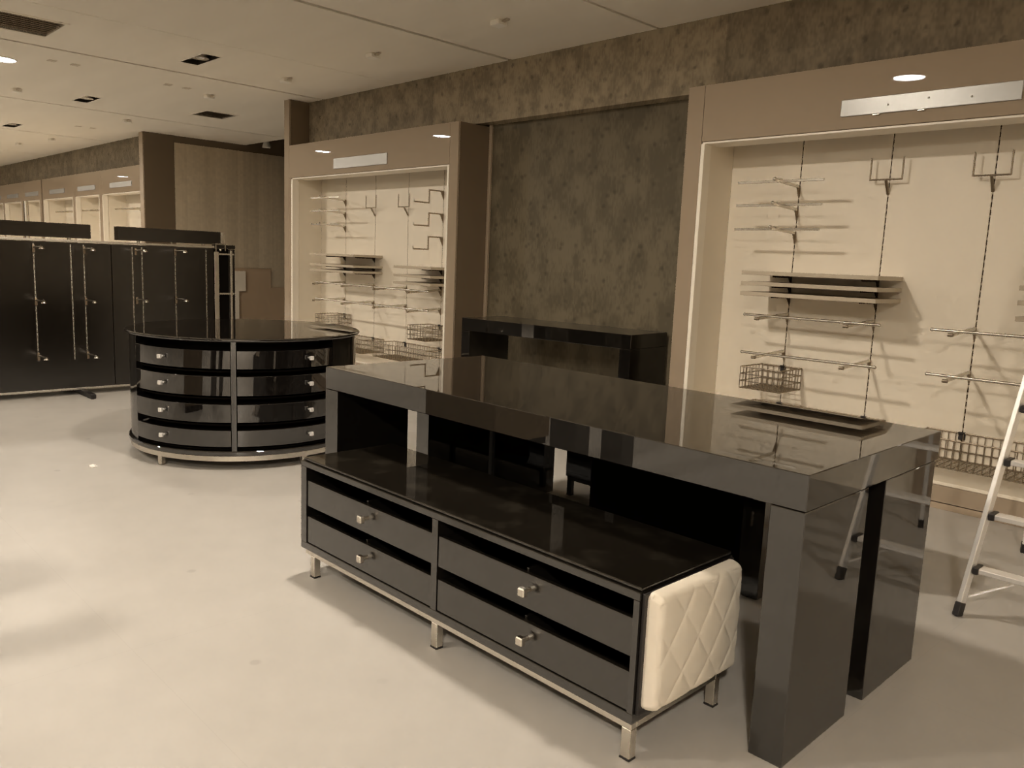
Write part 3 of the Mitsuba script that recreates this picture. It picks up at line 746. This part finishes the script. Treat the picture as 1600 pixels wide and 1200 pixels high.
def drawer_bench(t, f, padded, legs='satin_steel'):
    """Local: front at y=0 facing -y, left end x=0, length BL, depth BW."""
    BL, BW, Z0, Z1 = 1.950, .519, .127, .548
    fr = .026
    # carcass
    part(t, 'bottom_panel', f(box(0, BL, 0, BW, Z0, Z0 + .034, .002)), 'black_lacquer')
    part(t, 'top_panel', f(box(0, BL, 0, BW, Z1 - fr, Z1, .002)), 'black_lacquer')
    part(t, 'end_panel', f(box(0, .046, 0, BW, Z0 + .034, Z1 - fr, .001)), 'black_lacquer')
    part(t, 'end_panel', f(box(BL - .022, BL, 0, BW, Z0 + .034, Z1 - fr, .001)), 'black_lacquer')
    part(t, 'back_panel', f(box(.046, BL - .022, BW - .016, BW, Z0 + .034, Z1 - fr)), 'black_lacquer')
    part(t, 'divider', f(box(.972, 1.006, 0.001, BW - .016, Z0 + .034, Z1 - fr, .001)), 'black_lacquer')
    part(t, 'top_glass', f(box(.004, BL - .004, .012, BW - .004, Z1 + .0005, Z1 + .012, .0025)), 'dusty_black')
    cols = ((.048, .970), (1.008, BL - .024))
    rws = ((.338, .460), (.163, .288))
    for (xa, xb) in cols:
        for (za, zb) in rws:
            d_ = part(t, 'drawer', f(box(xa, xb, .006, .024, za, zb, .0015)), 'drawer_front')
            part(d_, 'tray', f(cat(box(xa + .004, xb - .004, .026, BW - .03, za, za + .01), box(xa + .004, xa + .014, .026, BW - .03, za, zb - .005), box(xb - .014, xb - .004, .026, BW - .03, za, zb - .005))), 'black_inside')
            xm = (xa + xb) / 2
            part(d_, 'separator', f(box(xm - .005, xm + .005, .024, BW - .03, za + .01, zb + .012)), 'black_lacquer')
            kx = xm + .030; kz = (za + zb) / 2 + .010
            part(d_, 'knob', f(cat(rod((kx, .007, kz), (kx, -.022, kz), .009, 12), box(kx - .0155, kx + .0155, -.042, -.018, kz - .0155, kz + .0155, .004))), 'satin_steel')
    b_ = part(t, 'metal_frame', f(cat(box(.03, BL - .006, .008, .036, Z0 - .024, Z0, .002), box(.03, BL - .006, BW - .036, BW - .008, Z0 - .024, Z0, .002), box(BL - .034, BL - .006, .036, BW - .036, Z0 - .024, Z0, .002), box(.03, .058, .036, BW - .036, Z0 - .024, Z0, .002))), legs)
    for x in (.090, .992, BL - .024):
        for y in (.024, BW - .024):
            part(t, 'leg', f(cat(box(x - .018, x + .018, y - .016, y + .016, 0.006, Z0 - .024, .002))), legs)
            part(t, 'foot_pad', f(box(x - .019, x + .019, y - .017, y + .017, 0, .006)), 'black_plastic')
    if padded:
        part(t, 'pad_board', f(box(BL + .0005, BL + .012, .012, BW - .012, Z0 + .03, Z1 - .004, .002)), 'black_plastic')
        c_ = cushion(.475, .375, .052); c_.apply_translation([BL + .024, .262, Z0 + .044])
        part(t, 'quilted_pad', f(c_), 'leather', smooth=True, label='cream quilted leather pad on the end')


t = thing('drawer_bench', 'low black drawer bench with a cream quilted end pad, pushed half under the large table', 'drawer bench')
drawer_bench(t, lambda m: moved(m, -3.285, 1.868, 0, .0015), True)
t = thing('drawer_bench', 'second low black bench in the dark behind the low nesting table', 'drawer bench')
drawer_bench(t, lambda m: moved(m, -1.46, 4.385, 0, math.pi), False, 'black_plastic')

# ------------------------------------------------------------------ stepladder
t = thing('stepladder', 'silver aluminium stepladder with black tread brackets at the right edge of the photo', 'ladder')
LH = 1.95
bl, br = np.array([-1.04, 3.887, 0.0]), np.array([-.46, 3.887, 0.0])
tl, tr = np.array([-.915, 4.50, LH]), np.array([-.585, 4.50, LH])
for lo, hi in ((bl, tl), (br, tr)):
    s = part(t, 'stile', bar(lo + (hi - lo) * .03, hi, .022, .042), 'aluminium')
    part(s, 'foot', bar(lo, lo + (hi - lo) * .031, .028, .048), 'black_plastic')
rbl, rbr = np.array([-1.085, 5.135, 0.0]), np.array([-.42, 5.135, 0.0])
rtl, rtr = np.array([-.915, 4.58, LH]), np.array([-.585, 4.58, LH])
for lo, hi in ((rbl, rtl), (rbr, rtr)):
    s = part(t, 'rear_stile', bar(lo + (hi - lo) * .03, hi, .024, .04), 'aluminium')
    part(s, 'foot', bar(lo, lo + (hi - lo) * .031, .03, .046), 'black_plastic')
for z in (.222, .462, .705, .945, 1.19, 1.43, 1.67):
    k = z / LH
    p, q = bl + (tl - bl) * k, br + (tr - br) * k
    tr_ = part(t, 'tread', box(p[0] + .012, q[0] - .012, p[1] - .022, p[1] + .05, z - .022, z, .003), 'aluminium')
    for pp, s in ((p, 1), (q, -1)):
        part(tr_, 'bracket', box(pp[0] + s * .010, pp[0] + s * .036, pp[1] - .027, pp[1] + .054, z - .028, z + .004, .004), 'black_plastic')
for lo, hi, s in ((bl, tl, 1), (br, tr, -1)):
    p = lo + (hi - lo) * (.09 / LH); q = lo + (hi - lo) * (.222 / LH)
    part(t, 'brace', bar(p + [s * .02, .01, 0], q + [s * .17, .01, -.035], .022, .006), 'aluminium')
part(t, 'top_cap', box(tl[0] - .02, tr[0] + .02, 4.47, 4.62, LH - .01, LH + .03, .008), 'black_plastic')
for k in (.35,):
    p, q = rbl + (rtl - rbl) * k, rbr + (rtr - rbr) * k
    part(t, 'rear_crossbar', bar(p, q, .02, .03), 'aluminium')

# dark shop furniture and two stand-ins for the legs of a person, out of frame: they show as dark bands in the curved drawers and the table edge
for (x0, x1, y0, y1, h, lab, mt) in [(-5.35, -4.50, -.50, .15, .75, 'wide brown display plinth on the near side of the aisle', 'brown_panel'), (-3.95, -3.70, -.06, .10, 1.35, 'narrow black block standing in for a reflected leg of a person out of frame', 'black_gloss'), (-3.45, -3.27, -.02, .12, 1.35, 'narrower black block standing in for another reflected leg of a person out of frame', 'black_gloss')]:
    t = thing('aisle_block', lab, 'display plinth')
    part(t, 'body', box(x0, x1, y0, y1, .06, h, .004), mt)
    part(t, 'base', box(x0 + .02, x1 - .02, y0 + .02, y1 - .02, 0, .06), 'black_plastic')
    part(t, 'top', box(x0 - .004, x1 + .004, y0 - .004, y1 + .004, h, h + .02, .004), mt)

# ------------------------------------------------------------------ small things
# crumpled scrap of paper on the floor
sc = trimesh.creation.icosphere(2, radius=.035)
v = sc.vertices
v = v * (1 + .55 * (rng.random((len(v), 1)) - .5)); v[:, 2] = np.abs(v[:, 2]) * .35
sc.vertices = v * [1.0, .6, 1]; sc.apply_translation([-5.80, 1.72, -0.0])
single('paper_scrap', 'crumpled white paper scrap lying on the floor in front of the round cabinet', 'paper scrap', sc, 'paper')
# pale L-shaped board leaning in the corridor
single('corridor_board', 'pale L-shaped board standing against the beige corridor dado', 'board',
       cat(box(-15.35, -15.30, 7.15, 7.33, 0.0, 1.085), box(-15.35, -15.30, 7.33, 7.47, .69, 1.085)), 'cream')
